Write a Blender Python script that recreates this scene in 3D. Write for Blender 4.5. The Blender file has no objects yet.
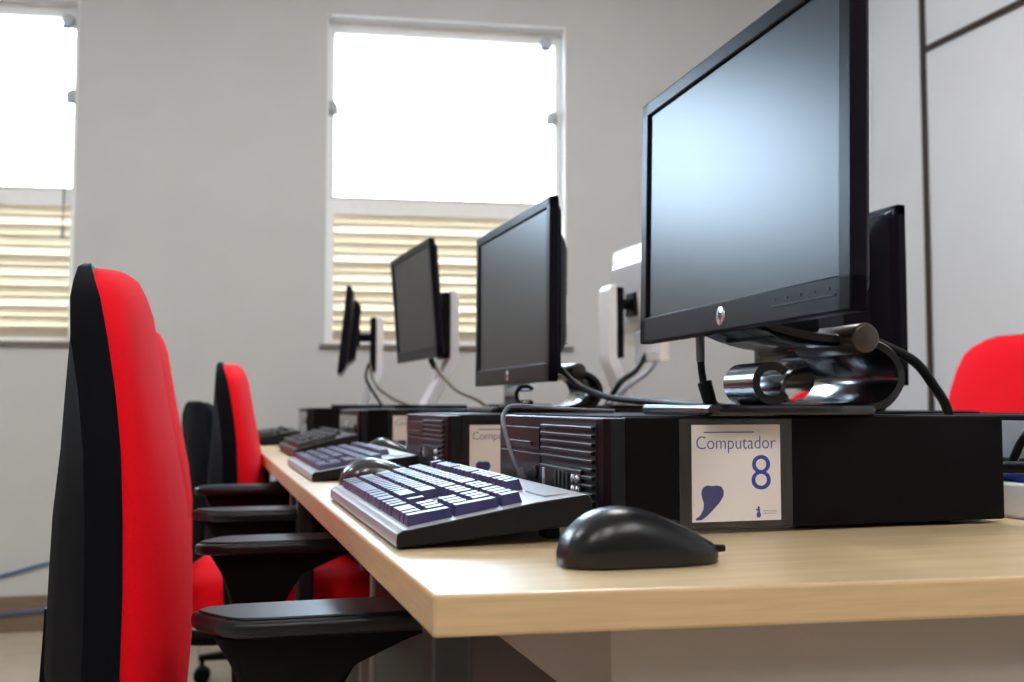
import bpy, bmesh, math, random
from mathutils import Vector, Matrix
random.seed(7)
PI = math.pi
col = bpy.context.scene.collection

# ------------------------------------------------------------------ materials
def lin(c):
    return tuple(((v/255)/12.92 if v/255 <= .04045 else ((v/255+.055)/1.055)**2.4) for v in c)

def mat(name, rgb, rough=.5, metal=0, spec=.5, noise=0, nscale=40, bump=0, bscale=300, emit=None, coat=0, trans=0, stretch=None):
    m = bpy.data.materials.new(name); m.use_nodes = True
    nt = m.node_tree; b = nt.nodes['Principled BSDF']
    c = lin(rgb)
    b.inputs['Base Color'].default_value = (*c, 1)
    b.inputs['Roughness'].default_value = rough
    b.inputs['Metallic'].default_value = metal
    b.inputs['Specular IOR Level'].default_value = spec
    b.inputs['Coat Weight'].default_value = coat
    tc = nt.nodes.new('ShaderNodeTexCoord')
    src = tc.outputs['Object']
    if stretch:
        mp = nt.nodes.new('ShaderNodeMapping'); mp.inputs['Scale'].default_value = stretch
        nt.links.new(src, mp.inputs['Vector']); src = mp.outputs['Vector']
    if noise:
        n = nt.nodes.new('ShaderNodeTexNoise'); n.inputs['Scale'].default_value = nscale; n.inputs['Detail'].default_value = 5
        nt.links.new(src, n.inputs['Vector'])
        r = nt.nodes.new('ShaderNodeValToRGB')
        r.color_ramp.elements[0].position = .3; r.color_ramp.elements[1].position = .7
        r.color_ramp.elements[0].color = (*[v*(1-noise) for v in c], 1)
        r.color_ramp.elements[1].color = (*[min(1, v*(1+noise)) for v in c], 1)
        nt.links.new(n.outputs['Fac'], r.inputs['Fac']); nt.links.new(r.outputs['Color'], b.inputs['Base Color'])
    if bump:
        n2 = nt.nodes.new('ShaderNodeTexNoise'); n2.inputs['Scale'].default_value = bscale; n2.inputs['Detail'].default_value = 3
        nt.links.new(src, n2.inputs['Vector'])
        bp = nt.nodes.new('ShaderNodeBump'); bp.inputs['Strength'].default_value = bump; bp.inputs['Distance'].default_value = .001
        nt.links.new(n2.outputs['Fac'], bp.inputs['Height']); nt.links.new(bp.outputs['Normal'], b.inputs['Normal'])
    if emit:
        b.inputs['Emission Color'].default_value = (*lin(emit[0]), 1); b.inputs['Emission Strength'].default_value = emit[1]
    if trans:
        out = nt.nodes['Material Output']
        t = nt.nodes.new('ShaderNodeBsdfTranslucent'); t.inputs['Color'].default_value = (*c, 1)
        mx = nt.nodes.new('ShaderNodeMixShader'); mx.inputs['Fac'].default_value = trans
        nt.links.new(b.outputs[0], mx.inputs[1]); nt.links.new(t.outputs[0], mx.inputs[2]); nt.links.new(mx.outputs[0], out.inputs['Surface'])
    return m

def clear_mat(name, tint, refl_rough, fac=None, film=(1, 1, 1)):
    m = bpy.data.materials.new(name); m.use_nodes = True
    nt = m.node_tree; nt.nodes.clear()
    out = nt.nodes.new('ShaderNodeOutputMaterial')
    t = nt.nodes.new('ShaderNodeBsdfTransparent'); t.inputs['Color'].default_value = (*tint, 1)
    g = nt.nodes.new('ShaderNodeBsdfGlossy'); g.inputs['Roughness'].default_value = refl_rough; g.inputs['Color'].default_value = (*film, 1)
    mx = nt.nodes.new('ShaderNodeMixShader')
    if fac is None:
        fr = nt.nodes.new('ShaderNodeFresnel'); fr.inputs['IOR'].default_value = 1.45
        nt.links.new(fr.outputs[0], mx.inputs['Fac'])
    else:
        mx.inputs['Fac'].default_value = fac
    nt.links.new(t.outputs[0], mx.inputs[1]); nt.links.new(g.outputs[0], mx.inputs[2]); nt.links.new(mx.outputs[0], out.inputs['Surface'])
    return m

def tile_mat(name, rgb, grout):
    m = mat(name, rgb, .3, noise=.12, nscale=6)
    nt = m.node_tree; b = nt.nodes['Principled BSDF']
    tc = nt.nodes.new('ShaderNodeTexCoord')
    br = nt.nodes.new('ShaderNodeTexBrick'); br.offset = 0; br.inputs['Scale'].default_value = 1
    br.inputs['Brick Width'].default_value = .45; br.inputs['Row Height'].default_value = .45; br.inputs['Mortar Size'].default_value = .004
    br.inputs['Mortar'].default_value = (*lin(grout), 1)
    src = b.inputs['Base Color'].links[0].from_socket
    nt.links.new(tc.outputs['Object'], br.inputs['Vector'])
    nt.links.new(src, br.inputs['Color1']); nt.links.new(src, br.inputs['Color2'])
    nt.links.new(br.outputs['Color'], b.inputs['Base Color'])
    return m

def wood_mat(name):
    m = mat(name, (222, 200, 160), .32, spec=.85)
    nt = m.node_tree; b = nt.nodes['Principled BSDF']
    tc = nt.nodes.new('ShaderNodeTexCoord'); mp = nt.nodes.new('ShaderNodeMapping'); mp.inputs['Scale'].default_value = (2.0, 30, 60)
    nt.links.new(tc.outputs['Object'], mp.inputs['Vector'])
    n = nt.nodes.new('ShaderNodeTexNoise'); n.inputs['Scale'].default_value = 1.6; n.inputs['Detail'].default_value = 6; n.inputs['Distortion'].default_value = .6
    nt.links.new(mp.outputs['Vector'], n.inputs['Vector'])
    r = nt.nodes.new('ShaderNodeValToRGB'); r.color_ramp.elements[0].position = .35; r.color_ramp.elements[1].position = .68
    r.color_ramp.elements[0].color = (*lin((206, 178, 134)), 1); r.color_ramp.elements[1].color = (*lin((222, 199, 160)), 1)
    nt.links.new(n.outputs['Fac'], r.inputs['Fac']); nt.links.new(r.outputs['Color'], b.inputs['Base Color'])
    return m

M = {}
M['wall'] = mat('wall_paint', (205, 204, 202), .85, noise=.025, nscale=3, bump=.15, bscale=120)
M['wallback'] = mat('rear_wall_darkened', (120, 112, 104), .85, noise=.03, nscale=3)  # unseen wall, darkened to cut fill and reflections from behind the camera
M['ceil'] = mat('ceiling_paint', (232, 231, 226), .9, bump=.1)
M['floor'] = tile_mat('floor_tile', (196, 182, 160), (150, 138, 122))
M['base'] = mat('brown_skirting', (128, 108, 88), .5, noise=.15, nscale=14, stretch=(1, 8, 8))
M['partition'] = mat('partition_laminate', (234, 237, 243), .32, noise=.02, nscale=3)
M['profile'] = mat('dark_profile', (62, 52, 46), .4, metal=.3)
M['frame'] = mat('white_aluminium', (248, 247, 244), .4, noise=.02)
M['reveal'] = mat('white_reveal', (250, 250, 249), .8)
M['slat'] = mat('beige_slat', (210, 195, 173), .55, noise=.03)
M['latch'] = mat('latch_metal', (186, 186, 188), .4, metal=.1)
M['glass'] = clear_mat('window_glass', (.98, .99, 1), .01)
M['cordgrey'] = mat('pull_cord', (150, 146, 140), .7)
M['stone'] = mat('sill_stone', (120, 112, 102), .5, noise=.2, nscale=60)
M['wood'] = wood_mat('birch_laminate')
M['edge'] = mat('edge_band', (202, 172, 130), .38, noise=.09, nscale=5, stretch=(3, 3, 60))
M['grey_panel'] = mat('grey_panel', (170, 160, 153), .55, noise=.03, nscale=8)
M['blacksteel'] = mat('black_steel', (30, 29, 32), .4, noise=.1)
M['black'] = mat('black_plastic', (10, 9, 11), .45, spec=.12, noise=.08, nscale=60, bump=.25, bscale=900)
M['armblack'] = mat('arm_plastic', (13, 13, 17), .36, spec=.4, noise=.08, nscale=60, bump=.2, bscale=900)
M['shell'] = mat('shell_plastic', (15, 15, 20), .65, spec=.04, noise=.08, nscale=20, bump=.4, bscale=700)
M['red'] = mat('red_fabric', (244, 4, 28), .9, spec=.2, noise=.05, nscale=400, bump=.5, bscale=1500)
M['darkfab'] = mat('black_fabric', (30, 31, 36), .9, spec=.2, noise=.1, nscale=400, bump=.5, bscale=1500)
M['case'] = mat('case_black', (9, 7, 8), .5, spec=.1, noise=.15, nscale=30, bump=.1, bscale=600)
M['bezel'] = mat('bezel_black', (18, 12, 16), .34, spec=.16, noise=.05, nscale=40)
M['bezelside'] = mat('bezel_side_grey', (24, 26, 30), .45, spec=.2)
M['bezeltop'] = mat('bezel_top_sheen', (160, 160, 172), .25)  # pale colour stands in for window light reflected on the bezel top
M['maroon'] = mat('bezel_face', (26, 13, 17), .4, spec=.1, noise=.08)
M['slot'] = mat('slot_black', (6, 6, 7), .6)
M['rear'] = mat('rear_steel', (200, 201, 206), .45, metal=.1, noise=.06)
M['screen'] = mat('screen_matte', (14, 17, 22), .31, spec=.27)
M['monblack'] = mat('monitor_plastic', (22, 20, 28), .28, spec=.07, noise=.05, nscale=40, bump=.1, bscale=900)
M['gloss'] = mat('stand_gloss', (14, 13, 16), .2, coat=.3)
M['barrel'] = mat('hinge_brown', (74, 64, 58), .28, metal=.5)
M['silver'] = mat('silver', (196, 196, 200), .25, metal=.7)
M['white'] = mat('white_plastic', (243, 243, 247), .4, noise=.015)
M['kbgrey'] = mat('keyboard_grey', (150, 150, 156), .38, noise=.03, bump=.1, bscale=900)
M['kbside'] = mat('keyboard_side', (22, 22, 24), .55, spec=.2)
M['key'] = mat('keycap', (32, 28, 86), .34, spec=.7, bump=.05, bscale=1500)
M['keyblack'] = mat('keycap_black', (24, 23, 26), .4)
M['mouse'] = mat('mouse_black', (11, 11, 13), .28, spec=.45, noise=.06, nscale=60, bump=.08, bscale=1200)
M['mousegrey'] = mat('mouse_grey', (44, 44, 48), .2, spec=.7)
M['cable'] = mat('cable_black', (12, 12, 14), .5, spec=.2)
M['cablegrey'] = mat('cable_grey', (116, 118, 128), .35)
M['cablebeige'] = mat('cable_beige', (120, 104, 84), .5)
M['cableblue'] = mat('cable_blue', (70, 96, 150), .45)
M['card'] = mat('card_paper', (244, 236, 233), .6, noise=.01)
M['sleeve'] = clear_mat('clear_sleeve', (.985, .985, .985), .3, fac=.045)
M['inkblue'] = mat('ink_blue', (44, 74, 150), .6)
M['inknavy'] = mat('ink_navy', (22, 34, 112), .6)
M['ink8'] = mat('ink_number', (16, 52, 160), .6)
M['tube'] = mat('lamp_diffuser', (245, 245, 240), .5, emit=((252, 250, 250), 25))
M['usbblue'] = mat('plug_blue', (30, 70, 190), .4)

# ------------------------------------------------------------------ mesh helpers
class MB:
    def __init__(s): s.bm = bmesh.new()
    def merge(s, b2, mx=None, mi=0):
        if mx is not None: bmesh.ops.transform(b2, matrix=mx, verts=b2.verts)
        vm = {}
        for v in b2.verts: vm[v] = s.bm.verts.new(v.co)
        for f in b2.faces:
            try:
                nf = s.bm.faces.new([vm[v] for v in f.verts]); nf.smooth = f.smooth; nf.material_index = mi if mi else f.material_index
            except ValueError: pass
        b2.free(); return s
    def box(s, x0, x1, y0, y1, z0, z1, bev=0, seg=2, mx=None, mi=0):
        b = bmesh.new(); bmesh.ops.create_cube(b, size=1)
        for v in b.verts: v.co = Vector(((x0+x1)/2+v.co.x*(x1-x0), (y0+y1)/2+v.co.y*(y1-y0), (z0+z1)/2+v.co.z*(z1-z0)))
        if bev: bmesh.ops.bevel(b, geom=list(b.edges), offset=bev, segments=seg, affect='EDGES', profile=.5)
        return s.merge(b, mx, mi)
    def prism(s, pts, axis, a0, a1, bev=0, seg=2, mx=None, mi=0):
        """pts: 2D polygon; axis 'x': pts=(y,z); 'y': (x,z); 'z': (x,y)"""
        def P(p, a): return {'x': (a, p[0], p[1]), 'y': (p[0], a, p[1]), 'z': (p[0], p[1], a)}[axis]
        b = bmesh.new()
        A = [b.verts.new(P(p, a0)) for p in pts]; B = [b.verts.new(P(p, a1)) for p in pts]
        n = len(pts)
        b.faces.new(A); b.faces.new(B[::-1])
        for i in range(n): b.faces.new((A[i], B[i], B[(i+1) % n], A[(i+1) % n]))
        bmesh.ops.recalc_face_normals(b, faces=b.faces)
        if bev: bmesh.ops.bevel(b, geom=list(b.edges), offset=bev, segments=seg, affect='EDGES', profile=.5)
        return s.merge(b, mx, mi)
    def cyl(s, p0, p1, r0, r1=None, n=20, bev=0, mi=0):
        p0 = Vector(p0); p1 = Vector(p1); r1 = r0 if r1 is None else r1
        b = bmesh.new(); L = (p1-p0).length
        bmesh.ops.create_cone(b, cap_ends=True, segments=n, radius1=r0, radius2=r1, depth=L)
        if bev:
            es = [e for e in b.edges if abs(e.verts[0].co.z-e.verts[1].co.z) < 1e-6]
            bmesh.ops.bevel(b, geom=es, offset=bev, segments=2, affect='EDGES', profile=.5)
        for f in b.faces: f.smooth = True
        q = (p1-p0).to_track_quat('Z', 'Y').to_matrix().to_4x4()
        return s.merge(b, Matrix.Translation((p0+p1)/2) @ q, mi)
    def rings(s, rings, closed=True, caps=True, smooth=True, mi=0):
        V = [[s.bm.verts.new(p) for p in r] for r in rings]; n = len(rings[0])
        for i in range(len(V)-1):
            for j in range(n if closed else n-1):
                k = (j+1) % n
                f = s.bm.faces.new((V[i][j], V[i][k], V[i+1][k], V[i+1][j])); f.smooth = smooth; f.material_index = mi
        if caps:
            for r in (V[0], V[-1]):
                f = s.bm.faces.new(r); f.material_index = mi
        return s
    def tube(s, pts, r, n=10, res=8, mi=0):
        P = spline(pts, res) if len(pts) > 2 and res > 1 else [Vector(p) for p in pts]
        R = []
        up = Vector((0, 0, 1)); t0 = (P[1]-P[0]).normalized()
        if abs(t0.dot(up)) > .95: up = Vector((1, 0, 0))
        nrm = (up - t0*up.dot(t0)).normalized()
        for i, p in enumerate(P):
            t = (P[min(i+1, len(P)-1)]-P[max(i-1, 0)]).normalized()
            nrm = (nrm - t*nrm.dot(t)).normalized(); bn = t.cross(nrm)
            R.append([p+nrm*(r*math.cos(2*PI*k/n))+bn*(r*math.sin(2*PI*k/n)) for k in range(n)])
        return s.rings(R, mi=mi)
    def build(s, name, mats, parent=None, loc=None, smooth=None):
        bmesh.ops.recalc_face_normals(s.bm, faces=s.bm.faces)
        me = bpy.data.meshes.new(name); s.bm.to_mesh(me); s.bm.free()
        for m_ in (mats if isinstance(mats, (list, tuple)) else [mats]): me.materials.append(m_)
        if smooth:
            for p in me.polygons: p.use_smooth = True
            try: me.set_sharp_from_angle(angle=math.radians(smooth))
            except Exception: pass
        o = bpy.data.objects.new(name, me); col.objects.link(o)
        if parent: o.parent = parent
        if loc: o.location = loc
        return o

def spline(pts, res):
    P = [Vector(p) for p in pts]; P = [P[0]*2-P[1]]+P+[P[-1]*2-P[-2]]; out = []
    for i in range(1, len(P)-2):
        a, b, c, d = P[i-1:i+3]
        for k in range(res):
            t = k/res
            out.append(.5*((2*b)+(c-a)*t+(2*a-5*b+4*c-d)*t*t+(3*b-a-3*c+d)*t**3))
    out.append(P[-2]); return out

def empty(name, loc, rz=0):
    o = bpy.data.objects.new(name, None); o.empty_display_size = .05; col.objects.link(o); o.location = loc; o.rotation_euler = (0, 0, rz); return o
def tag(o, label=None, cat=None, group=None, kind=None):
    if label: o['label'] = label
    if cat: o['category'] = cat
    if group: o['group'] = group
    if kind: o['kind'] = kind
    return o
def kids(o): return [c for c in col.objects if c.parent == o]
def copy_tree(o, parent=None):
    c = o.copy(); col.objects.link(c)
    if parent: c.parent = parent
    for k in kids(o): copy_tree(k, c)
    return c
def struct(o): o['kind'] = 'structure'; return o

def text_mb(body, size, offset=0, shear=0, depth=.0002, align='LEFT'):
    cu = bpy.data.curves.new('lettering', 'FONT'); cu.body = body; cu.size = size; cu.offset = offset; cu.shear = shear
    cu.extrude = depth; cu.align_x = align; cu.resolution_u = 6
    o = bpy.data.objects.new('lettering', cu); col.objects.link(o)
    dg = bpy.context.evaluated_depsgraph_get(); dg.update()
    me = bpy.data.meshes.new_from_object(o.evaluated_get(dg))
    bpy.data.objects.remove(o); bpy.data.curves.remove(cu)
    b = bmesh.new(); b.from_mesh(me); bpy.data.meshes.remove(me)
    return b
def fit_bm(b, u0, u1, v0, v1):
    """stretch flat text into the rectangle u0..u1, v0..v1"""
    xs = [v.co.x for v in b.verts]; ys = [v.co.y for v in b.verts]
    for v in b.verts:
        v.co.x = u0+(v.co.x-min(xs))/(max(xs)-min(xs))*(u1-u0) if False else v.co.x
    x0, x1, y0, y1 = min(xs), max(xs), min(ys), max(ys)
    for v in b.verts:
        v.co.x = u0+(v.co.x-x0)/(x1-x0)*(u1-u0); v.co.y = v0+(v.co.y-y0)/(y1-y0)*(v1-v0)
    return b

# ------------------------------------------------------------------ room
SK = math.radians(-6.7)                                  # the window wall runs slightly askew to the desks
WX, WY = -.66, 4.45
wd = Vector((math.cos(SK), math.sin(SK), 0)); wn = Vector((-math.sin(SK), math.cos(SK), 0))   # wn points outdoors
WM = Matrix(((wd.x, wn.x, 0, WX), (wd.y, wn.y, 0, WY), (0, 0, 1, 0), (0, 0, 0, 1)))           # wall local: u, depth, z
XL, XR, YN, HC = -3.2, 2.6, -2.6, 2.95
UL = -2.66; UR = 3.31
def xr_y(x): return WY+(x-WX)*math.tan(SK)

mb = MB(); mb.prism([(XL-.2, YN-.2), (XR+.2, YN-.2), (XR+.2, xr_y(XR)+.35), (XL-.2, xr_y(XL)+.35)], 'z', -.1, 0)
struct(mb.build('floor', M['floor']))
mb = MB(); mb.prism([(XL-.2, YN-.2), (XR+.2, YN-.2), (XR+.2, xr_y(XR)+.35), (XL-.2, xr_y(XL)+.35)], 'z', HC, HC+.1)
struct(mb.build('ceiling', M['ceil']))
WT = .16
wins = [(1.135, 2.135), (-1.08, .165)]
Z0, Z1 = 1.107, 2.47
mb = MB()
us = sorted([w for p in wins for w in p])
mb.box(UL, UR, 0, WT, 0, Z0); mb.box(UL, UR, 0, WT, Z1, HC)
mb.box(UL, us[0], 0, WT, Z0, Z1); mb.box(us[1], us[2], 0, WT, Z0, Z1); mb.box(us[3], UR, 0, WT, Z0, Z1)
o = struct(mb.build('wall_far', M['wall'])); o.matrix_world = WM
mb = MB(); mb.box(UL, UR, -.014, -.0005, 0, .135, .003); o = struct(mb.build('baseboard_far', M['base'])); o.matrix_world = WM
mb = MB(); mb.box(XL-.12, XL, YN, xr_y(XL)+.1, 0, HC); struct(mb.build('wall_left', M['wall']))
mb = MB(); mb.box(XL-.1, XR+.1, YN-.12, YN, 0, HC); struct(mb.build('wall_near', M['wallback']))
mb = MB(); mb.box(XR, XR+.06, YN, xr_y(XR)+.02, 0, HC); struct(mb.build('wall_right', M['partition']))
mb = MB(); mb.box(XR-.012, XR-.0005, 3.336, 3.360, 0, HC, .002); struct(mb.build('trim_1', M['profile']))
mb = MB(); mb.box(XR-.010, XR-.0005, YN+.01, 3.335, 2.188, 2.211, .002); struct(mb.build('trim_2', M['profile']))
mb = MB(); mb.box(XR-.012, XR-.0005, 1.9, 1.925, 0, 2.184, .002); struct(mb.build('trim_3', M['profile']))

def window(name, u0, u1, cord):
    root = empty(name, (0, 0, 0)); root.matrix_world = WM; struct(root)
    FD = .075                                             # the window sits back in its reveal
    mb = MB()
    mb.box(u0, u0+.006, .001, WT, Z0, Z1); mb.box(u1-.006, u1, .001, WT, Z0, Z1); mb.box(u0, u1, .001, WT, Z1-.006, Z1)
    mb.build('reveal', M['reveal'], root)
    mb = MB(); fw = .026
    mb.box(u0+.006, u0+.006+fw, FD, FD+.05, Z0, Z1-.006, .002); mb.box(u1-.006-fw, u1-.006, FD, FD+.05, Z0, Z1-.006, .002)
    mb.box(u0+.02, u1-.02, FD, FD+.05, Z1-.055, Z1-.006, .002); mb.box(u0+.02, u1-.02, FD, FD+.05, Z0, Z0+.02, .002)
    mb.box(u0+.02, u1-.02, FD-.004, FD+.05, 1.653, 1.715, .004); mb.box(u0+.02, u1-.02, FD-.01, FD+.01, 1.715, 1.724, .001)
    mb.build('frame', M['frame'], root)
    mb = MB(); mb.box(u0+.03, u1-.03, FD+.024, FD+.028, 1.71, Z1-.05); mb.build('pane', M['glass'], root)
    # shutter of horizontal slats
    mb = MB(); n = 13; zz = Z0+.02; h = (1.653-zz)/n
    for i in range(n):
        za = zz+i*h; q = .5+.5*math.sin(i*2.4+.6); e = .010+.012*q   # each slat leans a little differently
        pr = [(FD+.018+e*.5, za-h*.06), (FD+.017+e*.5, za+h*.10), (FD+.010+e*.4, za+h*.50), (FD+.006, za+h*.86), (FD+.004, za+h*1.10),
              (FD+.010, za+h*1.10), (FD+.016, za+h*.86), (FD+.018+e*.4, za+h*.50), (FD+.026+e*.5, za+h*.10), (FD+.027+e*.5, za-h*.06)]
        mb.prism(pr, 'x', u0+.028, u1-.028)
    mb.build('slats', M['slat'], root)
    mb = MB(); mb.box(u0-.02, u1+.03, -.012, .02, Z0-.022, Z0-.001, .003); mb.build('sill', M['stone'], root)
    spots = [(u0+.022, 2.096), (u1-.048, 2.096), (u1-.072, 2.418)] if cord == 0 else [(u1-.03, 2.096), (u1-.055, 2.40)]
    for (u, z) in spots:
        mb = MB(); mb.cyl((u, FD-.03, z), (u, FD+.002, z), .023, .026, 20, .005); mb.box(u-.026, u+.026, FD-.012, FD, z-.034, z+.012, .006)
        mb.build('latch', M['latch'], root)
    if cord:
        mb = MB(); mb.tube([(u1-.055, FD-.02, 2.39), (u1-.054, FD-.02, 2.0), (u1-.056, FD-.02, 1.55)], .003, 6, 4); mb.cyl((u1-.056, FD-.02, 1.52), (u1-.056, FD-.02, 1.555), .009, .006, 10)
        mb.build('pull_cord', M['cordgrey'], root)
    return root
window('window_1', *wins[0], 0)
window('window_2', *wins[1], 1)

# ------------------------------------------------------------------ desks
DT, TH = .75, .025
tsk = math.tan(math.radians(-6.2))
def make_desk():
    r = empty('desk', (0, 0, 0))
    L, D = 1.096, .672
    def sk(x, y): return (x, y+(x)*tsk)
    mb = MB(); mb.prism([sk(-D/2, -L/2), sk(D/2, -L/2), sk(D/2, L/2), sk(-D/2, L/2)], 'z', DT-TH, DT, .0022)
    mb.bm.faces.ensure_lookup_table(); bmesh.ops.recalc_face_normals(mb.bm, faces=mb.bm.faces)
    for f in mb.bm.faces: f.material_index = 0 if abs(f.normal.z) > .9 else 1
    mb.build('desk_top', [M['wood'], M['edge']], r)
    for s in (-1, 1):
        x0 = -D/2+.122; x1 = D/2-.02; yo = s*(L/2-.055); hw = .0125
        mb = MB(); mb.prism([(x0, yo+x0*tsk-hw), (x1, yo+x1*tsk-hw), (x1, yo+x1*tsk+hw), (x0, yo+x0*tsk+hw)], 'z', .0, DT-TH-.001, .001)
        mb.build('end_panel', M['grey_panel'], r)
    x0 = -D/2+.124
    ya = -L/2+.055+x0*tsk+.016; yb = L/2-.055+x0*tsk-.016
    mb = MB(); mb.box(x0, x0+.018, ya, yb, .656, DT-TH-.001, .001); mb.build('apron', M['grey_panel'], r)
    mb = MB(); mb.box(x0+.002, x0+.016, ya, yb, .12, .655); mb.build('shade_sheet', M['blacksteel'], r)  # black sheet stands in for the shade under the desk
    for s in (-1, 1):
        x0 = -D/2+.009; y = s*(L/2-.06)
        mb = MB(); mb.box(x0, x0+.025, y-.02+x0*tsk, y+.02+x0*tsk, 0, DT-TH-.001, .004); mb.build('leg', M['blacksteel'], r)
    return r
desk = make_desk()
dcx = .13+.336
dl = ['wood-topped desk under the paper sign Computador 8, nearest in the row', 'second desk from the near end of the row, behind the seam in the table edge', 'farthest desk of the row, below the window with the shutter']
for i in range(3):
    d = desk if i == 0 else copy_tree(desk)
    d.location = (dcx, .611+.548+.336*(-tsk)*(-1)+i*1.098, 0)
    tag(d, dl[i], 'desk', 'desks in the near row')
dr = ['back-to-back desk carrying the steel rear of a computer and loose cables', 'back-to-back desk beneath the black monitor seen from behind', 'back-to-back desk beneath the white monitor seen from behind']
for i in range(3):
    d = copy_tree(desk); d.rotation_euler = (0, 0, PI); d.location = (dcx+.69, .611+.548+.336*tsk+.69*tsk+i*1.098, 0)
    tag(d, dr[i], 'desk', 'desks in the opposite row')

# ------------------------------------------------------------------ office chairs
BACK = [  # z, half width, x rear, x border, x front   (x from the seat column, the sitter looks to +x)
    (.500, .150, -.332, -.296, -.262), (.520, .190, -.344, -.290, -.244), (.560, .212, -.352, -.287, -.234), (.625, .220, -.356, -.285, -.229),
    (.700, .222, -.354, -.284, -.230), (.760, .221, -.352, -.285, -.238), (.820, .216, -.347, -.288, -.250), (.870, .207, -.345, -.294, -.260),
    (.920, .192, -.343, -.303, -.269), (.955, .174, -.342, -.311, -.275), (.973, .150, -.342, -.318, -.281), (.985, .118, -.342, -.324, -.287), (.993, .078, -.341, -.328, -.297)]
def make_chair(cush, seat_z, back_dz, arm_z, cmat_name):
    r = empty('office_chair', (0, 0, 0))
    mb = MB(); R = []
    for z, w, xr, xb, xf in BACK:
        ring = []; n = 16
        for k in range(n+1):
            t = -1+2*k/n; y = w*math.sin(t*PI/2); e = max(0, 1-abs(y/w)**3.2)**.55
            ring.append((xb+(xf-xb)*e, y, z+back_dz))
        for k in range(9):
            t = 1-2*k/8; ring.append((xb-.002, w*.985*t, z+back_dz)) if 0 < k < 8 else None
        R.append(ring)
    mb.rings(R); mb.build('back_cushion', M[cush], r, smooth=60)
    mb = MB(); R = []
    for z, w, xr, xb, xf in BACK:
        ring = []; w2 = w+.004; n = 14
        side = xb-.030 if z < .98 else xb-.012
        side = max(side, xr+.006)
        prof = [(xb, -w2), (side, -w2*.985), (xr+.012, -w2*.72), (xr, -w2*.55), (xr-.004, 0), (xr, w2*.55), (xr+.012, w2*.72), (side, w2*.985), (xb, w2), (xb-.001, 0)]
        R.append([(x, y, z+back_dz+(.004 if z > .98 else 0)) for x, y in prof])
    mb.rings(R); mb.build('back_shell', M['shell'], r, smooth=38)
    # seat
    def seat_ring(z, g, h=1.0):
        ring = []; n = 40
        for k in range(n):
            a = 2*PI*k/n; e = 2/4.2
            cx = math.copysign(abs(math.cos(a))**e, math.cos(a)); cy = math.copysign(abs(math.sin(a))**e, math.sin(a))
            x = .0+(.235*h-g)*cx; y = (.238*h-g)*cy
            dz = -.022*max(0, (x-.12)/.115)**2 + .006*abs(y/.24)**2
            ring.append((x, y, z+dz))
        return ring
    mb = MB(); mb.rings([seat_ring(seat_z-.072, .02), seat_ring(seat_z-.066, .004), seat_ring(seat_z-.045, 0), seat_ring(seat_z-.022, .004), seat_ring(seat_z-.008, .022), seat_ring(seat_z, .06), seat_ring(seat_z-.002, .13), seat_ring(seat_z-.004, .2)])
    mb.build('seat_cushion', M[cush], r, smooth=70)
    mb = MB(); mb.rings([seat_ring(seat_z-.10, .08), seat_ring(seat_z-.088, .03), seat_ring(seat_z-.0725, .012)])
    mb.build('seat_shell', M['black'], r, smooth=40)
    # lever box and back bracket
    mb = MB(); mb.box(-.10, .08, -.07, .07, seat_z-.145, seat_z-.098, .008); mb.tube([(.02, -.06, seat_z-.12), (.02, -.16, seat_z-.122), (.02, -.22, seat_z-.118)], .006, 8, 4)
    mb.build('tilt_mechanism', M['blacksteel'], r)
    mb = MB(); zz = seat_z-.125
    pth = spline([(-.05, 0, zz), (-.22, 0, zz-.005), (-.33, 0, zz+.03), (-.367, 0, zz+.12), (-.362, 0, .66+back_dz)], 6)
    RR = []
    for i, p in enumerate(pth):
        t = (pth[min(i+1, len(pth)-1)]-pth[max(i-1, 0)]).normalized(); nn = Vector((-t.z, 0, t.x))*.006
        RR.append([p+nn+Vector((0, -.035, 0)), p+nn+Vector((0, .035, 0)), p-nn+Vector((0, .035, 0)), p-nn+Vector((0, -.035, 0))])
    mb.rings(RR, smooth=False); mb.build('back_bracket', M['black'], r)
    # arms
    for s in (-1, 1):
        mb = MB(); yc = s*.25
        px = [(-.02, -.040), (-.036, -.030), (-.062, .012), (-.236+.004, .038)]
        top = [(.055, -.034), (.062, -.02), (.062, .022), (.052, .036), (-.10, .044), (-.205, .042), (-.229, .034), (-.238, .022), (-.234, .008), (-.214, -.026), (-.203, -.036), (-.18, -.041), (-.05, -.043)]
        top = [((x+.05)*.975-.05+.004, yc+(y if s < 0 else -y)) for x, y in top]
        mb.prism(top, 'z', arm_z-.0140, arm_z, .0045, 3)
        pad_mb = mb
        ins = [((x+.088)*.955-.088, yc+(y-yc)*.84) for x, y in top]
        mb2 = MB()
        zb = seat_z-.085
        post = [(-.212, arm_z-.0135), (-.01, arm_z-.0135), (-.05, arm_z-.026), (-.095, arm_z-.045), (-.117, arm_z-.08), (-.120, zb+.02), (-.120, zb-.02), (-.175, zb-.02), (-.178, zb+.03), (-.184, arm_z-.075), (-.196, arm_z-.04)]
        mb2.prism(post, 'y', yc-.018, yc+.018, .004)
        yi = s*.20; ya, yb_ = sorted((yi-s*.06, yc+s*.018)); mb2.box(-.170, -.122, ya, yb_, zb-.034, zb-.014, .004)
        a = mb2.build('armrest', M['black'], r)
        pad_mb.build('arm_pad', M['armblack'], a, smooth=50)
        mb = MB(); mb.prism(ins, 'z', arm_z-.0005, arm_z+.0022, .0012, 2); mb.build('pad_inlay', M['armblack'], a)
    # column, base, casters
    mb = MB(); mb.cyl((0, 0, .075), (0, 0, .26), .030, .028, 24, .002); mb.cyl((0, 0, .26), (0, 0, seat_z-.143), .015, .015, 20)
    mb.build('gas_column', M['blacksteel'], r)
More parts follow.
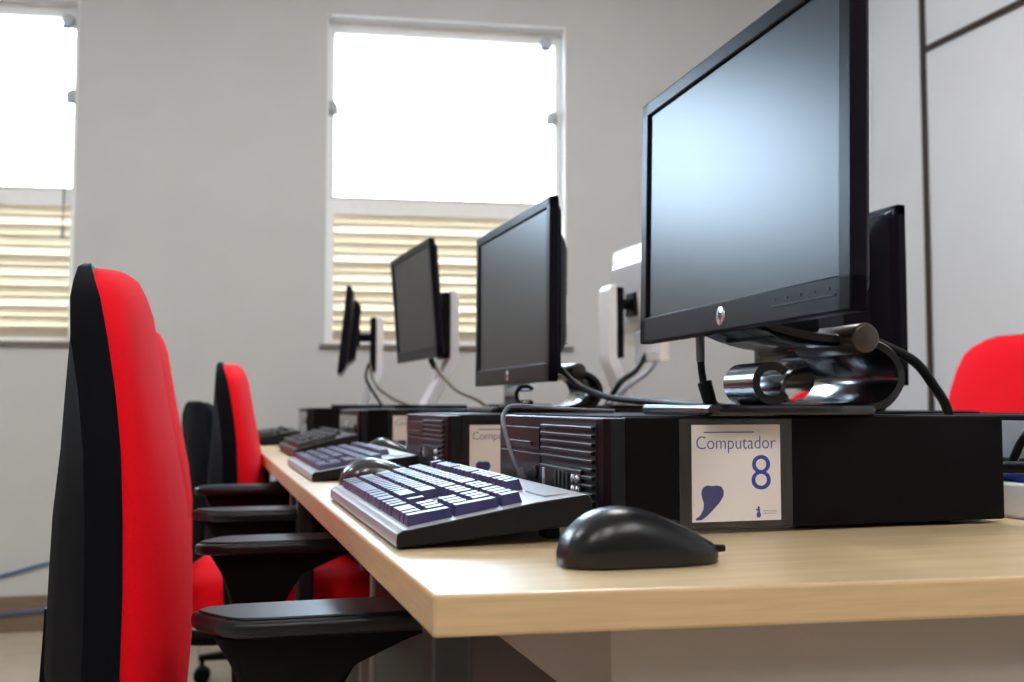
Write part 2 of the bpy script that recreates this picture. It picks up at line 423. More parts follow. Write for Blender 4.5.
    for k in range(5):
        a = 2*PI*k/5+.35; ca, sa = math.cos(a), math.sin(a)
        mb = MB(); R = []
        for t, w, h0, h1 in ((.02, .024, .065, .115), (.12, .022, .07, .108), (.22, .018, .072, .095), (.30, .014, .072, .086)):
            R.append([(ca*t-sa*y, sa*t+ca*y, z) for y, z in ((-w, h0), (w, h0), (w*.8, h1), (-w*.8, h1))])
        mb.rings(R, smooth=False); lg = mb.build('base_leg', M['black'], r)
        mb = MB(); cx, cy = ca*.29, sa*.29
        for q in (-1, 1):
            mb.cyl((cx-sa*q*.008, cy+ca*q*.008, .026), (cx-sa*q*.026, cy+ca*q*.026, .026), .026, .024, 20, .003)
        mb.cyl((cx, cy, .02), (cx, cy, .075), .007, .007, 10); mb.build('caster', M['black'], lg)
    return r
CH = [  # x, y, rz, cushion, seat, back dz, arm z, label
    (.222, 1.175, 0, 'red', .470, 0, .686, 'red office chair nearest the camera, its black shell edge filling the left side'),
    (.215, 1.930, 0, 'red', .590, -.004, .700, 'second red office chair, mostly hidden behind the nearest one, red seat showing under its armrest'),
    (.373, 2.485, -.08, 'red', .480, -.042, .640, 'third red office chair, standing by the far table edge with its black shell in view'),
    (.300, 3.450, .20, 'darkfab', .420, -.125, .600, 'black office chair half hidden behind the third red chair'),
]
for x, y, rz, cu, sz, dz, az, lb in CH:
    c = make_chair(cu, sz, dz, az, cu); c.location = (x, y, 0); c.rotation_euler = (0, 0, rz)
    tag(c, lb, 'chair', 'office chairs along the near row')
c = make_chair('red', .52, .028, .69, 'red'); c.location = (1.50, 2.03, 0); c.rotation_euler = (0, 0, PI)
tag(c, 'red office chair facing the room across the desks at the right edge', 'chair', 'office chairs on the far side')
c = make_chair('red', .45, -.085, .65, 'red'); c.location = (1.60, 3.02, 0); c.rotation_euler = (0, 0, PI)
tag(c, 'red office chair glimpsed only through the curved stand of the nearest monitor', 'chair', 'office chairs on the far side')

# ------------------------------------------------------------------ desktop computers
PW, PD, PH = .338, .398, .100
def make_label(pc, x0, ztop, number):
    """card in a clear sleeve on the -y side, x0 = left edge of the card from the bezel"""
    W, H = .0845, .0825
    y = -PW/2
    mb = MB(); mb.box(x0, x0+W, y-.0009, y-.0002, ztop-H, ztop); card = mb.build('label_card', M['card'], pc)
    card['label'] = 'white square paper sign in a clear sleeve'
    T = Matrix(((1, 0, 0, x0), (0, 0, -1, y-.0010), (0, 1, 0, ztop-H), (0, 0, 0, 1)))
    def put(bm_, name, m):
        k = MB(); k.merge(bm_, T); return k.build(name, m, card)
    k = MB(); k.box(.13*W, .70*W, (1-.083)*H, (1-.071)*H, 0, .0002); k2 = MB(); k2.bm = k.bm
    t = text_mb('Computador', .02, offset=-.00022); fit_bm(t, .05*W, .945*W, (1-.295)*H, (1-.118)*H)
    k.merge(t); put(k.bm, 'lettering', M['inkblue'])
    if number:
        t = text_mb(number, .05, offset=-.0004); fit_bm(t, .665*W, .885*W, (1-.68)*H, (1-.318)*H); put(t, 'number', M['ink8'])
    cp = [(.04, .02), (.10, .022), (.16, .06), (.24, .135), (.305, .20), (.345, .265), (.35, .315), (.325, .36), (.27, .375), (.22, .367), (.165, .378), (.115, .35), (.098, .295), (.11, .24), (.128, .19), (.12, .13), (.085, .07), (.035, .035)]
    k = MB(); k.prism([(a*W, b*H) for a, b in cp], 'z', 0, .0002); put(k.bm, 'comma_emblem', M['inknavy'])
    k = MB(); k.prism([(a*W, b*H) for a, b in [(.715, .045), (.725, .03), (.755, .03), (.768, .05), (.765, .075), (.752, .09), (.76, .105), (.752, .12), (.757, .135), (.742, .15), (.728, .138), (.735, .125), (.708, .12), (.712, .108), (.735, .1), (.722, .08)]], 'z', 0, .0002)
    k.box(.79*W, .95*W, .098*H, .102*H, 0, .0001); k.box(.79*W, .955*W, .082*H, .085*H, 0, .0001); k.box(.79*W, .94*W, .066*H, .069*H, 0, .0001)
    put(k.bm, 'small_emblem', M['inkblue'])
    mb = MB(); mb.box(x0-.012, x0+W+.011, y-.0019, y-.0016, .001, PH-.002); mb.build('sleeve', M['sleeve'], card)
    return card
def make_pc(plain=False):
    r = empty('desktop_computer', (0, 0, 0))
    hw = PW/2
    mb = MB(); mb.box(.018, PD, -hw, hw, .004, PH, .0018); mb.box(.018, .30, -hw+.012, hw-.012, PH-.001, PH+.0008, .0005); mb.build('case', M['case'], r)
    for sx in (.05, PD-.05):
        for sy in (-1, 1):
            mb = MB(); mb.cyl((sx, sy*(hw-.03), 0), (sx, sy*(hw-.03), .005), .010, .011, 14); mb.build('rubber_foot', M['slot'], r)
    # bezel body: rounded plan, grey flanks, window sheen painted on the top
    mb = MB(); pl = [(.018, -hw), (.006, -hw+.001), (.001, -hw+.008), (0, -hw+.02), (0, hw-.02), (.001, hw-.008), (.006, hw-.001), (.018, hw)]
    mb.prism(pl, 'z', .003, PH-.001, .0012); bz = mb.build('bezel', [M['bezelside'], M['maroon'], M['bezeltop']], r)
    for p in bz.data.polygons:
        if p.normal.x < -.8: p.material_index = 1
        elif p.normal.z > .8: p.material_index = 2
    if plain:
        mb = MB(); mb.box(-.002, .001, -hw+.02, hw-.02, .012, PH-.012, .001); mb.build('front_cover', M['gloss'], r)
        mb = MB(); mb.cyl((-.004, .02, .06), (-.001, .02, .06), .016, .016, 24, .001); mb.build('badge', M['silver'], r)
        mb = MB(); mb.cyl((-.004, -.12, .06), (-.001, -.12, .06), .009, .009, 20, .001); mb.build('power_button', M['bezelside'], r)
    else:
        # optical drive and card slot (sitter's left = +y)
        mb = MB(); mb.box(-.0015, .001, .008, hw-.018, .066, .088, .001); mb.box(-.003, -.001, .03, hw-.04, .069, .0735, .001); mb.build('optical_drive', M['bezel'], r)
        mb = MB(); mb.box(-.0008, .001, .008, hw-.018, .027, .062, .0008); mb.build('blank_panel', M['bezel'], r)
        mb = MB(); mb.box(-.0012, .001, .03, hw-.02, .012, .022, .0008); mb.build('card_slot', M['slot'], r)
        # vent slats
        mb = MB()
        for i in range(12):
            z = .010+i*.0071
            y0 = -hw+.022; y1 = -.004
            if .028 < z < .054: y1 = -hw+.048
            mb.box(-.0045, .001, y0, y1, z, z+.0034, .0008)
        mb.build('vent_grille', M['bezel'], r)
        mb = MB(); mb.box(-.0008, .0008, -hw+.021, -.003, .008, .094); mb.build('vent_recess', M['slot'], r)
        mb = MB(); mb.box(-.004, .001, -hw+.050, .0, .027, .053, .001); pp = mb.build('port_panel', M['bezel'], r)
        for k in range(4):
            mb = MB(); yy = -hw+.082+k*.011; mb.box(-.0052, -.003, yy, yy+.0055, .031, .049, .0005); mb.build('usb_port', M['slot'], pp)
        for k in range(2):
            mb = MB(); yy = -hw+.058+k*.0115
            for zz in (.035, .045): mb.cyl((-.0055, yy, zz), (-.003, yy, zz), .0038, .0038, 14)
            mb.build('audio_jack', M['silver'], pp)
        mb = MB(); mb.box(-.0052, -.003, -hw+.150, -hw+.157, .034, .050, .0005); mb.build('port_symbol', M['silver'], pp)
        mb = MB(); mb.cyl((-.0035, -.0005+.02, .077-.034), (0, -.0005+.02, .077-.034), .007, .007, 18, .001); mb.build('power_button', M['bezelside'], r)
    # rear
    mb = MB(); mb.box(PD-.001, PD+.0012, -hw+.004, hw-.004, .008, PH-.006, .0006); rp = mb.build('rear_panel', M['rear'], r)
    for k in range(4):
        mb = MB(); zz = .014+k*.018; mb.box(PD+.0005, PD+.002, -hw+.012, -hw+.115, zz, zz+.013, .0006); mb.build('slot_cover', M['silver'], rp)
    mb = MB()
    for k in range(6): mb.box(PD+.0005, PD+.005, -.035+k*.017, -.035+k*.017+.0125, .020, .036, .0006)
    mb.box(PD+.0005, PD+.006, -.03, .0, .045, .056, .001); mb.box(PD+.0005, PD+.006, .01, .04, .045, .056, .001); mb.build('ports', M['slot'], rp)
    mb = MB(); mb.box(PD+.0005, PD+.004, .085, .112, .03, .052, .001); mb.build('power_socket', M['slot'], rp)
    return r
pcn = make_pc(); pcp = make_pc(True)
XF = .322
PCS = [(pcn, XF, .828+PW/2, 'black desktop computer lying flat with the sign Computador 8 on its side', (.078, .093, '8')),
       (None, XF, 1.418+.94*PW/2, 'black desktop computer lying flat with grille front, second from the near end', (.030, .0855, None)),
       (pcp, .318, 2.250+PW/2, 'black desktop computer with glossy front and round silver badge, third from the near end', (.072, .087, None)),
       (None, .318, 3.395+PW/2, 'small-looking black desktop computer at the far end of the table', None)]
bodies = [pcn, copy_tree(pcn), pcp, copy_tree(pcp)]
for bd, (pr, x, y, lb, cd) in zip(bodies, PCS):
    bd.location = (x, y, DT)
    tag(bd, lb, 'computer', 'desktop computers in the near row')
bodies[1].scale = (1, .94, .965)
opp = []
for y, lb in ((.905, 'desktop computer with steel rear panel and plugged cables at the right edge'), (1.575, 'desktop computer under the black monitor seen from behind'), (2.50, 'desktop computer under the white monitor seen from behind'), (3.40, 'desktop computer under the black monitor hidden behind the second monitor')):
    c = copy_tree(pcn); c.location = (.800+PD+.002, y, DT); c.rotation_euler = (0, 0, PI); tag(c, lb, 'computer', 'desktop computers in the opposite row'); opp.append(c)
for bd, (pr, x, y, lb, cd) in zip(bodies, PCS):
    if cd: make_label(bd, *cd)
PT = DT+PH+.0008

# ------------------------------------------------------------------ monitors
def panel(root, W, H, tilt, dx, dz, shellmat, facemat, logo=True, bulge=1.0):
    """flat panel facing -x; bottom middle of its face at (dx, 0, dz)"""
    T = Matrix.Translation((dx, 0, dz)) @ Matrix.Rotation(tilt, 4, 'Y')
    bs, bt, bb = .019, .017, .029
    mb = MB(); hw = W/2
    th = .0145
    mb.box(0, th, -hw, -hw+bs, 0, H, .0022, 2, T); mb.box(0, th, hw-bs, hw, 0, H, .0022, 2, T)
    mb.box(0, th, -hw, hw, H-bt, H, .0022, 2, T); mb.box(0, th, -hw, hw, 0, bb, .0022, 2, T)
    mb.box(.010, th+.002, -hw+.004, hw-.004, .004, H-.004, .002, 2, T)
    fr = mb.build('bezel', facemat, root)
    mb = MB(); mb.box(.0035, .011, -hw+bs-.001, hw-bs+.001, bb-.001, H-bt+.001, 0, 2, T); mb.build('screen', M['screen'], root)
    # back shell
    mb = MB(); R = []
    for d, g, gz in ((th, .006, .006), (th+.008, .012, .012), (th+.016, .05, .035), (th+.016+.020*bulge, .075, .05), (th+.016+.026*bulge, .085, .058)):
        ring = []
        for sy, sz in ((-1, -1), (1, -1), (1, 1), (-1, 1)):
            for q in range(4):
                a = {(-1, -1): PI, (1, -1): 1.5*PI, (1, 1): 0, (-1, 1): .5*PI}[(sy, sz)]+q*PI/6
                rc = .012
                ring.append(T @ Vector((d, sy*(hw-g-rc)+rc*math.cos(a), H/2+sz*(H/2-gz-rc)+rc*math.sin(a))))
        R.append(ring)
    mb.rings(R, smooth=False); bk = mb.build('back_shell', shellmat, root)
    mb = MB()
    for k in range(14):
        z = H*.50+k*.0055; mb.box(th+.012, th+.016+.0268*bulge, -hw+.082, hw-.082, z, z+.0022, 0, 2, T)
    for k in range(6):
        z = H*.22+k*.0055; mb.box(th+.012, th+.016+.0268*bulge, -hw+.082, hw-.082, z, z+.0022, 0, 2, T)
    mb.build('vent', M['slot'] if shellmat != M['white'] else M['rear'], bk)
    if logo:
        b = MB(); b.cyl(T @ Vector((-.0008, .004, bb*.5)), T @ Vector((.002, .004, bb*.5)), .0092, .0092, 28, .0003); lo = b.build('emblem', M['silver'], fr)
        t = text_mb('hp', .013, shear=.25, offset=.0002, align='CENTER'); fit_bm(t, -.0048, .0048, -.0052, .0062)
        TT = T @ Matrix.Translation((-.0009, .004, bb*.5)) @ Matrix(((0, 0, -1, 0), (-1, 0, 0, 0), (0, 1, 0, 0), (0, 0, 0, 1)))
        b = MB(); b.merge(t, TT); b.build('emblem_lettering', M['bezelside'], fr)
        b = MB(); b.box(-.0007, .002, -hw+.022, -hw+.125, bb*.46, bb*.46+.0016, 0, 2, T)
        for k in range(5): b.box(-.0006, .002, -hw+.030+k*.022, -hw+.033+k*.022, bb*.46+.005, bb*.46+.007, 0, 2, T)
        b.build('button_strip', M['slot'], fr)
    return T
def curl_stand(root, top_dx, top_dz):
    # base plate, curl and hinge: a wide strip that curls up at the rear and runs forward to the hinge
    mb = MB(); mb.prism([(-.074, -.088), (-.068, -.095), (.05, -.090), (.09, -.078), (.09, .074), (.05, .080), (-.068, .080), (-.074, .074)], 'z', 0, .0095, .003, 2)
    mb.build('stand_base', M['gloss'], root)
    pth = spline([(.04, 0, .0055), (.075, 0, .006), (.102, 0, .011), (.117, 0, .027), (.117, 0, .043), (.106, 0, .058), (.084, 0, .066), (.055, 0, .068), (.03, 0, .071), (.008, 0, .076), (-.012, 0, .083)], 5)
    RR = []; n = len(pth)
    for i, p in enumerate(pth):
        t = (pth[min(i+1, n-1)]-pth[max(i-1, 0)]).normalized(); nn = Vector((-t.z, 0, t.x))*.0055
        u_ = i/(n-1); w = .074 if u_ < .4 else .074-.012*(u_-.4)/.6
        RR.append([p+nn*.6+Vector((0, -w, 0)), p+nn+Vector((0, -w+.004, 0)), p+nn+Vector((0, w-.004, 0)), p+nn*.6+Vector((0, w, 0)), p-nn*.6+Vector((0, w, 0)), p-nn+Vector((0, w-.004, 0)), p-nn+Vector((0, -w+.004, 0)), p-nn*.6+Vector((0, -w, 0))])
    mb = MB(); mb.rings(RR); mb.build('curled_arm', M['gloss'], root, smooth=50)
    mb = MB(); mb.cyl((.074, -.090, .068), (.074, .020, .068), .0135, .0135, 28, .003); mb.build('hinge_barrel', M['barrel'], root)
    mb = MB(); mb.box(top_dx+.02, .05, -.055, .055, .074, .090, .004); mb.box(top_dx+.022, top_dx+.05, -.05, .05, .07, top_dz+.06, .005); mb.build('hinge_bracket', M['black'], root)
    # rolled cable guide on the base
    mb = MB(); R = []
    for y in (-.092, -.034):
        ring = []
        for k in range(25):
            a = math.radians(35+k*290/24); ring.append((-.018+.0185*math.cos(a), y, .0278+.0185*math.sin(a)))
        for k in range(24, -1, -1):
            a = math.radians(35+k*290/24); ring.append((-.018+.0115*math.cos(a), y, .0278+.0115*math.sin(a)))
        R.append(ring)
    mb.rings(R, caps=True); mb.build('cable_guide', M['gloss'], root, smooth=50)
def post_stand(root, colx, z0, z1, footx, dx, hz, m, bh=.052):
    mb = MB(); mb.prism([(footx-.10, -.085), (footx+.085, -.085), (footx+.085, .085), (footx-.10, .085)], 'z', 0, .010, .003); mb.build('stand_base', M['black'], root)
    prof = [(footx-.014, .008), (footx+.014, .008), (colx+.020, z0-.01), (colx+.023, z0+.01), (colx+.023, z1-.012), (colx+.014, z1), (colx, z1), (colx, z0+.004)]
    mb = MB(); mb.prism(prof, 'y', -.035, .035, .003); mb.build('stand_column', M['white'], root)
    mb = MB(); mb.box(colx-.020, colx+.001, -.033, .033, z0+.002, z1-.004, .004); mb.build('column_strip', M['black'], root)
    mb = MB(); mb.cyl((dx+bh, 0, hz), (colx-.012, 0, hz), .014, .014, 20, .002); mb.box(dx+bh-.006, dx+bh+.008, -.03, .03, hz-.03, hz+.03, .003); mb.build('swivel_joint', M['black'], root)

def monitor_root(x, y, rz, label, cat='monitor', group=None):
    r = empty('monitor', (x, y, PT), rz); tag(r, label, cat, group); return r
G1 = 'flat monitors in the near row'; G2 = 'flat monitors in the opposite row'
m1 = monitor_root(.488, .897, -.048, 'large black flat monitor on a curled stand above the sign Computador 8, nearest', group=G1)
panel(m1, .445, .276, .020, -.021, .0785, M['monblack'], M['monblack']); curl_stand(m1, -.021, .0785)
m2 = monitor_root(.513, 1.717, .002, 'black flat monitor on a curled stand overlapping the window edge, second in the row', group=G1)
m2.location.z -= .0035
panel(m2, .443, .280, .007, -.021, .0475, M['monblack'], M['monblack']); curl_stand(m2, -.021, .044)
m3 = monitor_root(.590, 2.653, .037, 'black flat monitor on a white post stand before the window shutter, third in row', group=G1)
panel(m3, .441, .281, -.080, -.073, .122, M['monblack'], M['monblack'], logo=False, bulge=.15); post_stand(m3, .008, .125, .30, -.045, -.073, .25, M['white'], .040)
m4 = monitor_root(.566, 3.60, -.132, 'black flat monitor turned nearly edge-on with a white post stand, farthest in the row', group=G1)
panel(m4, .41, .285, .10, -.130, .112, M['monblack'], M['monblack'], logo=False, bulge=.9); post_stand(m4, -.002, .12, .31, -.05, -.130, .238, M['white'], .066)
# opposite row, facing away
mr = monitor_root(1.02, 1.60, PI, 'black flat monitor seen from behind, right of the nearest monitor', group=G2)
panel(mr, .443, .278, .0, -.01, .0385, M['monblack'], M['monblack']); curl_stand(mr, -.01, .0385)
mw = monitor_root(1.00, 2.50, PI, 'white-backed monitor on a white post stand seen from behind, left of the nearest monitor', group=G2)
panel(mw, .44, .265, .05, -.110, .165, M['white'], M['white'], logo=False); post_stand(mw, .008, .125, .31, -.03, -.110, .265, M['white'], .063)
mb = MB(); mb.box(-.09, -.062, -.03, .135, .115, .20, .006); mb.box(-.066, -.058, .07, .12, .135, .165, .002); mb.build('connector_cover', M['white'], mw)
mh = monitor_root(1.02, 3.42, PI, 'black monitor hidden behind the second monitor, only its stand showing below', group=G2)
panel(mh, .443, .25, .03, -.03, .11, M['monblack'], M['monblack'], logo=False)
mb = MB(); mb.prism([(.11*math.cos(2*PI*k/28), .12*math.sin(2*PI*k/28)) for k in range(28)], 'z', 0, .012, .003); mb.build('stand_base', M['gloss'], mh)
mb = MB(); mb.box(.01, .045, -.035, .035, .01, .22, .006); mb.build('stand_column', M['gloss'], mh)

# ------------------------------------------------------------------ keyboards
def key_layout():
    K = []; p = .0187
    y0 = .210                                            # sitter's left end (+y), runs to -y
    rows = [[1.25, 1.25, 1.25, 6.0, 1.25, 1.25, 1.25, 1.5], [2.25]+[1]*10+[2.75], [1.75]+[1]*11+[2.25], [1.5]+[1]*12+[1.5], [1]*13+[2]]
    for i, rw in enumerate(rows):
        y = y0
        for w in rw: K.append((i, i+1, y, y-w*p)); y -= w*p
    y = y0
    for gap, n in ((0, 1), (1, 4), (.5, 4), (.5, 4)):
        y -= gap*p
        for _ in range(n): K.append((5.35, 6.25, y, y-p)); y -= p
    yn = y0-15.3*p
    for k in range(3): K.append((0, 1, yn-k*p, yn-(k+1)*p))
    K.append((1, 2, yn-p, yn-2*p))
    for i in (3, 4):
        for k in range(3): K.append((i, i+1, yn-k*p, yn-(k+1)*p))
    for k in range(3): K.append((5.35, 6.25, yn-k*p, yn-(k+1)*p))
    yp = yn-3.3*p
    K.append((0, 1, yp, yp-2*p)); K.append((0, 1, yp-2*p, yp-3*p)); K.append((0, 2, yp-3*p, yp-4*p)); K.append((2, 4, yp-3*p, yp-4*p))
    for i in (1, 2, 3, 4):
        for k in range(3): K.append((i, i+1, yp-k*p, yp-(k+1)*p))
    K.append((4, 5, yp-3*p, yp-4*p))
    return K
def make_keyboard(topm, sidem, keym):
    r = empty('keyboard', (0, 0, 0)); D = .160; hw = .228; tl = math.radians(-5.2)
    T = Matrix.Translation((-D/2, 0, .001)) @ Matrix.Rotation(tl, 4, 'Y')
    prof = [(0, 0), (D-.004, 0), (D, .006), (D, .021), (D-.004, .024), (D-.046, .0225), (.012, .0135), (.006, .0135), (.001, .011), (0, .005)]
    mb = MB(); mb.prism([(x, z) for x, z in prof], 'y', -hw, hw, .0015, 2, T); cs = mb.build('case', [topm, sidem], r)
    for p in cs.data.polygons:
        if abs(p.normal.y) > .7 or p.normal.z < -.3: p.material_index = 1
    mb = MB()
    for a, b, ya, yb in key_layout():
        xa = .0115+a*.0193; xb = .0115+b*.0193; zb = .0135+(xa-.012)*.092; zt = zb+.0085; g = .0006; ti = .0026
        yc0, yc1 = yb+g, ya-g
        B = [(xa+g, yc0), (xb-g, yc0), (xb-g, yc1), (xa+g, yc1)]; Tp = [(xa+g+ti*.7, yc0+ti), (xb-g-ti, yc0+ti), (xb-g-ti, yc1-ti), (xa+g+ti*.7, yc1-ti)]
        sl = (xb-xa)*.055
        V = [mb.bm.verts.new(T @ Vector((x, y, zb-.002))) for x, y in B]+[mb.bm.verts.new(T @ Vector((x, y, zt+(sl if x > (xa+xb)/2 else 0)))) for x, y in Tp]
        for q in ((4, 5, 6, 7), (0, 1, 5, 4), (1, 2, 6, 5), (2, 3, 7, 6), (3, 0, 4, 7), (3, 2, 1, 0)): mb.bm.faces.new([V[j] for j in q])
    mb.build('keys', keym, r)
    for s in (-1, 1):
        mb = MB(); mb.box(D/2-.030, D/2-.018, s*(hw-.045)-.012, s*(hw-.045)+.012, 0, .013, .002); mb.build('foot', sidem, r)
    mb = MB(); mb.box(D-.033, D-.012, -hw+.02, -hw+.075, .022, .0245, .0006, 2, T); mb.build('indicator_strip', topm, r)
    return r
kg = make_keyboard(M['kbgrey'], M['kbside'], M['key']); kb = make_keyboard(M['keyblack'], M['kbside'], M['keyblack'])
KB = [(kg, .224, 1.031, -.006, 'grey keyboard with dark keys beside the black mouse, nearest the camera'), (copy_tree(kg), .232, 1.778, .0, 'grey keyboard with dark keys behind the grey mouse, second in the row'),
      (kb, .249, 2.455, .0, 'black chunky-keyed keyboard, third in the row, before the badge-fronted computer'), (copy_tree(kb), .188, 3.20, -.02, 'black keyboard at the far end of the table, seen as a dark bar')]
for k, x, y, rz, lb in KB:
    k.location = (x, y, DT); k.scale.z = 1.25 if 'black chunky' in lb else (.93 if 'second in the row' in lb else 1); k.scale.x = .84 if 'black chunky' in lb else 1; k.rotation_euler = (0, 0, rz); tag(k, lb, 'keyboard', 'keyboards along the near row')

# ------------------------------------------------------------------ mice
def make_mouse(m):
    r = empty('mouse', (0, 0, 0)); L = .115
    def sect(x):
        t = (x+L/2)/L                                    # 0 palm end, 1 button end
        e = max(0, 1-abs(2*t-1)**3.4)**(1/2.6)
        w = .0305*e*(1-.10*t)
        hgt = .0402*(1-.62*(max(0, t-.4)/.55)**1.4)*(1-.55*(max(0, .4-t)/.38)**2.6)
        return w, hgt*min(1, e*1.4+.15)
    n = 28; mb = MB(); R = []
    xs = [-L/2+L*(.5-.5*math.cos(PI*(.03+.94*i/n))) for i in range(n+1)]
    for x in xs:
        w, h = sect(x); ring = []
        for k in range(25):
            a = PI*k/24; cy = math.copysign(abs(math.cos(a))**.75, math.cos(a)); sz = math.sin(a)**.72
            zz = .004+(h-.004)*sz; ww = w*(1.0 if sz > .25 else .93+.28*sz)
            ring.append((x, -ww*cy, zz))
        ring += [(x, w*.88, .001), (x, 0, .0008), (x, -w*.88, .001)]
        R.append(ring)
    mb.rings(R); mb.build('body', m, r, smooth=60)
    mb = MB(); pts = []
    for x in [.0+.0055*i for i in range(9)]:
        w, h = sect(x); pts.append((x, 0, h+.0002))
    mb.tube(pts, .0006, 6, 2); mb.build('button_seam', M['slot'], r)
    w, h = sect(.026)
    mb = MB(); mb.cyl((.026, -.0035, h-.0065), (.026, .0035, h-.0065), .0075, .0075, 24, .001); mb.build('scroll_wheel', M['bezelside'], r)
    mb = MB(); mb.cyl((L/2-.006, 0, .0085), (L/2+.008, 0, .0085), .0034, .0024, 12); mb.build('cord_relief', M['cable'], r)
    return r
mo1 = make_mouse(M['mouse']); mo2 = make_mouse(M['mousegrey']); mo3 = copy_tree(mo2)
for o_, x, y, rz, lb in ((mo1, .292, .690, -.02, 'black mouse in the foreground in front of the sign Computador 8'), (mo2, .236, 1.455, .0, 'shiny grey mouse just past the far end of the nearest keyboard'), (mo3, .355, 2.08, -.2, 'shiny dark mouse beyond the second keyboard, near the third computer')):
    o_.scale.z = 1 if o_ is mo1 else (.95 if o_ is mo2 else 1.12); o_.location = (x, y, DT); o_.rotation_euler = (0, 0, rz); tag(o_, lb, 'mouse', 'computer mice along the near row')

# ------------------------------------------------------------------ cables and small things
def cable(label, pts, r, m, plugs=(), name='cable', group='cables behind the monitors'):
    mb = MB(); mb.tube(pts, r, 10, 8)
    if plugs:
        root = mb.build(name, m)
        for p0, p1, rr, mm in plugs:
            k = MB(); k.cyl(p0, p1, rr, rr*.9, 14, .001); k.build('plug', mm, root)
    else: root = mb.build(name, m)
    tag(root, label, 'cable', group); return root
cable('black cable dropping from the bottom of the nearest monitor', [(.487, .985, .935), (.487, .985, .912), (.489, .985, .890), (.493, .982, .872), (.52, .99, .8545), (.60, 1.0, .8545)], .0038, M['cable'],
      [((.487, .985, .950), (.487, .985, .904), .0050, M['cablegrey']), ((.4905, .984, .884), (.497, .981, .857), .0075, M['cable'])])
cable('thick black cable arching from the nearest monitor down behind the computer', [(.60, .93, .932), (.635, .925, .929), (.664, .93, .921), (.709, .94, .905), (.735, .945, .881), (.757, .95, .852), (.765, .95, .80)], .0052, M['cable'])
cable('black cable sagging from the second monitor onto the next computer', [(.525, 1.56, .925), (.53, 1.47, .888), (.545, 1.38, .870), (.56, 1.27, .864), (.56, 1.10, .858), (.60, 1.02, .8556)], .0045, M['cable'])
cable('grey cable looping from the front port over the nearest computer', [(.314, 1.048, .792), (.306, 1.048, .806), (.303, 1.065, .830), (.305, 1.08, .848), (.316, 1.09, .8585), (.345, 1.09, .858), (.375, 1.075, .8555), (.43, 1.08, .8535)], .0022, M['cablegrey'],
      [((.3165, 1.048, .784), (.313, 1.048, .796), .004, M['cablegrey'])], group='cables on the computers')
cable('beige cable running down the post stand of the third monitor', [(.560, 2.64, .965), (.572, 2.58, .930), (.60, 2.54, .895), (.66, 2.52, .862), (.70, 2.52, .800)], .0042, M['cablebeige'], [((.556, 2.65, .975), (.562, 2.63, .955), .008, M['cable'])])
cable('dark cable hanging behind the farthest monitor', [(.535, 3.55, .995), (.55, 3.52, .93), (.60, 3.50, .885), (.66, 3.50, .8585)], .005, M['cablebeige'])
cable('black cable hanging behind the farthest monitor close to its post', [(.532, 3.55, 1.0), (.522, 3.54, .95), (.545, 3.52, .90), (.57, 3.50, .8585)], .0045, M['cable'])
cable('black cable hanging from the white-backed monitor', [(1.085, 2.46, 1.02), (1.065, 2.46, .985), (1.03, 2.44, .945), (.98, 2.42, .915), (.95, 2.44, .8575)], .007, M['cable'])
cable('grey cable hanging from the white-backed monitor', [(1.10, 2.42, 1.02), (1.085, 2.42, .985), (1.045, 2.40, .94), (.985, 2.38, .905), (.93, 2.38, .8575)], .006, M['cablegrey'])
cable('thick black power cable on the steel-backed computer at the right edge', [(.796, .835, .800), (.779, .838, .800), (.771, .865, .799), (.769, .90, .797), (.768, 1.0, .790), (.77, 1.2, .7575)], .006, M['cable'], [((.797, .835, .800), (.781, .838, .800), .009, M['cable'])], group='cables at the right edge')
cable('black cable slanting down the steel-backed computer', [(.797, .848, .842), (.785, .856, .839), (.782, .872, .827), (.780, .884, .806), (.781, .897, .7935), (.783, .93, .7895)], .0045, M['cable'], group='cables at the right edge')
cable('blue network cable plugged into the steel-backed computer', [(.796, .80, .789), (.782, .803, .789), (.778, .84, .788), (.777, .90, .788), (.777, 1.0, .788), (.777, 1.12, .7575)], .004, M['usbblue'], [((.797, .80, .789), (.784, .802, .789), .0055, M['usbblue'])], group='cables at the right edge')
def WP(u, d, z): return WM @ Vector((u, d, z))
cable('blue network cable drooping along the wall above the skirting', [WP(-.9, -.008, .20), WP(-.45, -.008, .17), WP(-.1, -.008, .205), WP(.15, -.008, .26), WP(.4, -.008, .22)], .006, M['cableblue'], group='blue cables along the wall')
cable('blue network cable lying against the brown skirting', [WP(-.9, -.024, .05), WP(-.4, -.022, .04), WP(-.05, -.022, .07), WP(.2, -.022, .085), WP(.5, -.022, .07)], .006, M['cableblue'], group='blue cables along the wall')
# white adapter box on the table by the cables
r = empty('adapter_box', (.785, .965, DT)); tag(r, 'white box on the desk by the cables at the right edge', 'box')
mb = MB(); mb.box(-.028, .0125, -.26, .05, 0, .034, .003); mb.build('housing', M['white'], r)
mb = MB(); mb.box(-.0285, -.027, -.2, -.18, .012, .02, .0004); mb.build('status_light', M['rear'], r)

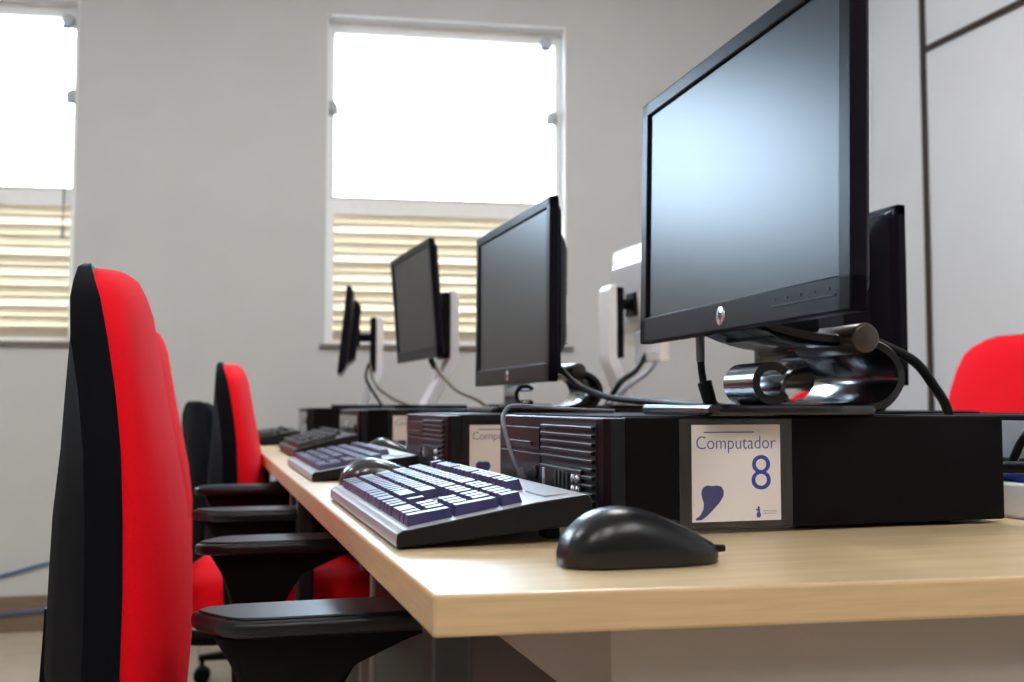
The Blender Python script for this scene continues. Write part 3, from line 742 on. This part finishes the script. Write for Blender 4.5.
# ------------------------------------------------------------------ ceiling lights (above the frame)
lights = []
for i, (x, y) in enumerate(((-1.2, -1.2), (-1.5, 2.4), (1.3, -1.2), (1.0, 2.4), (.05, -1.3))):  # the last one is an added fill lamp to brighten the sign side
    r = empty('ceiling_light', (x, y, HC)); tag(r, ['ceiling light behind the camera over the aisle', 'ceiling light over the aisle by the windows', 'ceiling light behind the camera by the partition', 'ceiling light over the far desks', 'added fill light behind the camera, middle of three'][i], 'lamp', 'fluorescent ceiling lights')
    mb = MB(); mb.box(-.16, .16, -.62, .62, -.06, 0, .006); mb.build('housing', M['frame'], r)
    mb = MB(); mb.box(-.14, .14, -.60, .60, -.066, -.058, .002); mb.build('diffuser', M['tube'], r)

# ------------------------------------------------------------------ sky, portals, camera
sc = bpy.context.scene
w = bpy.data.worlds.new('sky'); sc.world = w; w.use_nodes = True
bg = w.node_tree.nodes['Background']; bg.inputs['Color'].default_value = (.62, .81, 1, 1); bg.inputs['Strength'].default_value = 30
for k, (u0, u1) in enumerate(wins):
    L = bpy.data.lights.new('daylight', 'AREA'); L.shape = 'RECTANGLE'; L.size = u1-u0; L.size_y = Z1-Z0; L.cycles.is_portal = True
    o = bpy.data.objects.new('daylight', L); col.objects.link(o)
    o.matrix_world = WM @ Matrix.Translation(((u0+u1)/2, WT+.02, (Z0+Z1)/2)) @ Matrix.Rotation(-PI/2, 4, 'X')

F = 1060.0
cam = bpy.data.cameras.new('camera'); cam.sensor_width = 36; cam.lens = F/1024*36; cam.clip_start = .02
co = bpy.data.objects.new('camera', cam); col.objects.link(co); co.location = (0, 0, .86)
pitch = math.atan(64/F); yaw = math.atan((512-203)/F*math.cos(pitch))
co.rotation_euler = (PI/2+pitch, 0, -yaw)
cam.dof.use_dof = True; cam.dof.focus_distance = .93; cam.dof.aperture_fstop = 8
sc.camera = co
sc.view_settings.view_transform = 'Standard'; sc.view_settings.look = 'None'; sc.view_settings.gamma = 1; sc.view_settings.use_curve_mapping = False
sc.view_settings.exposure = 0.0
sc.cycles.max_bounces = 8; sc.cycles.diffuse_bounces = 4; sc.cycles.transparent_max_bounces = 12
sc.cycles.caustics_reflective = False; sc.cycles.caustics_refractive = False
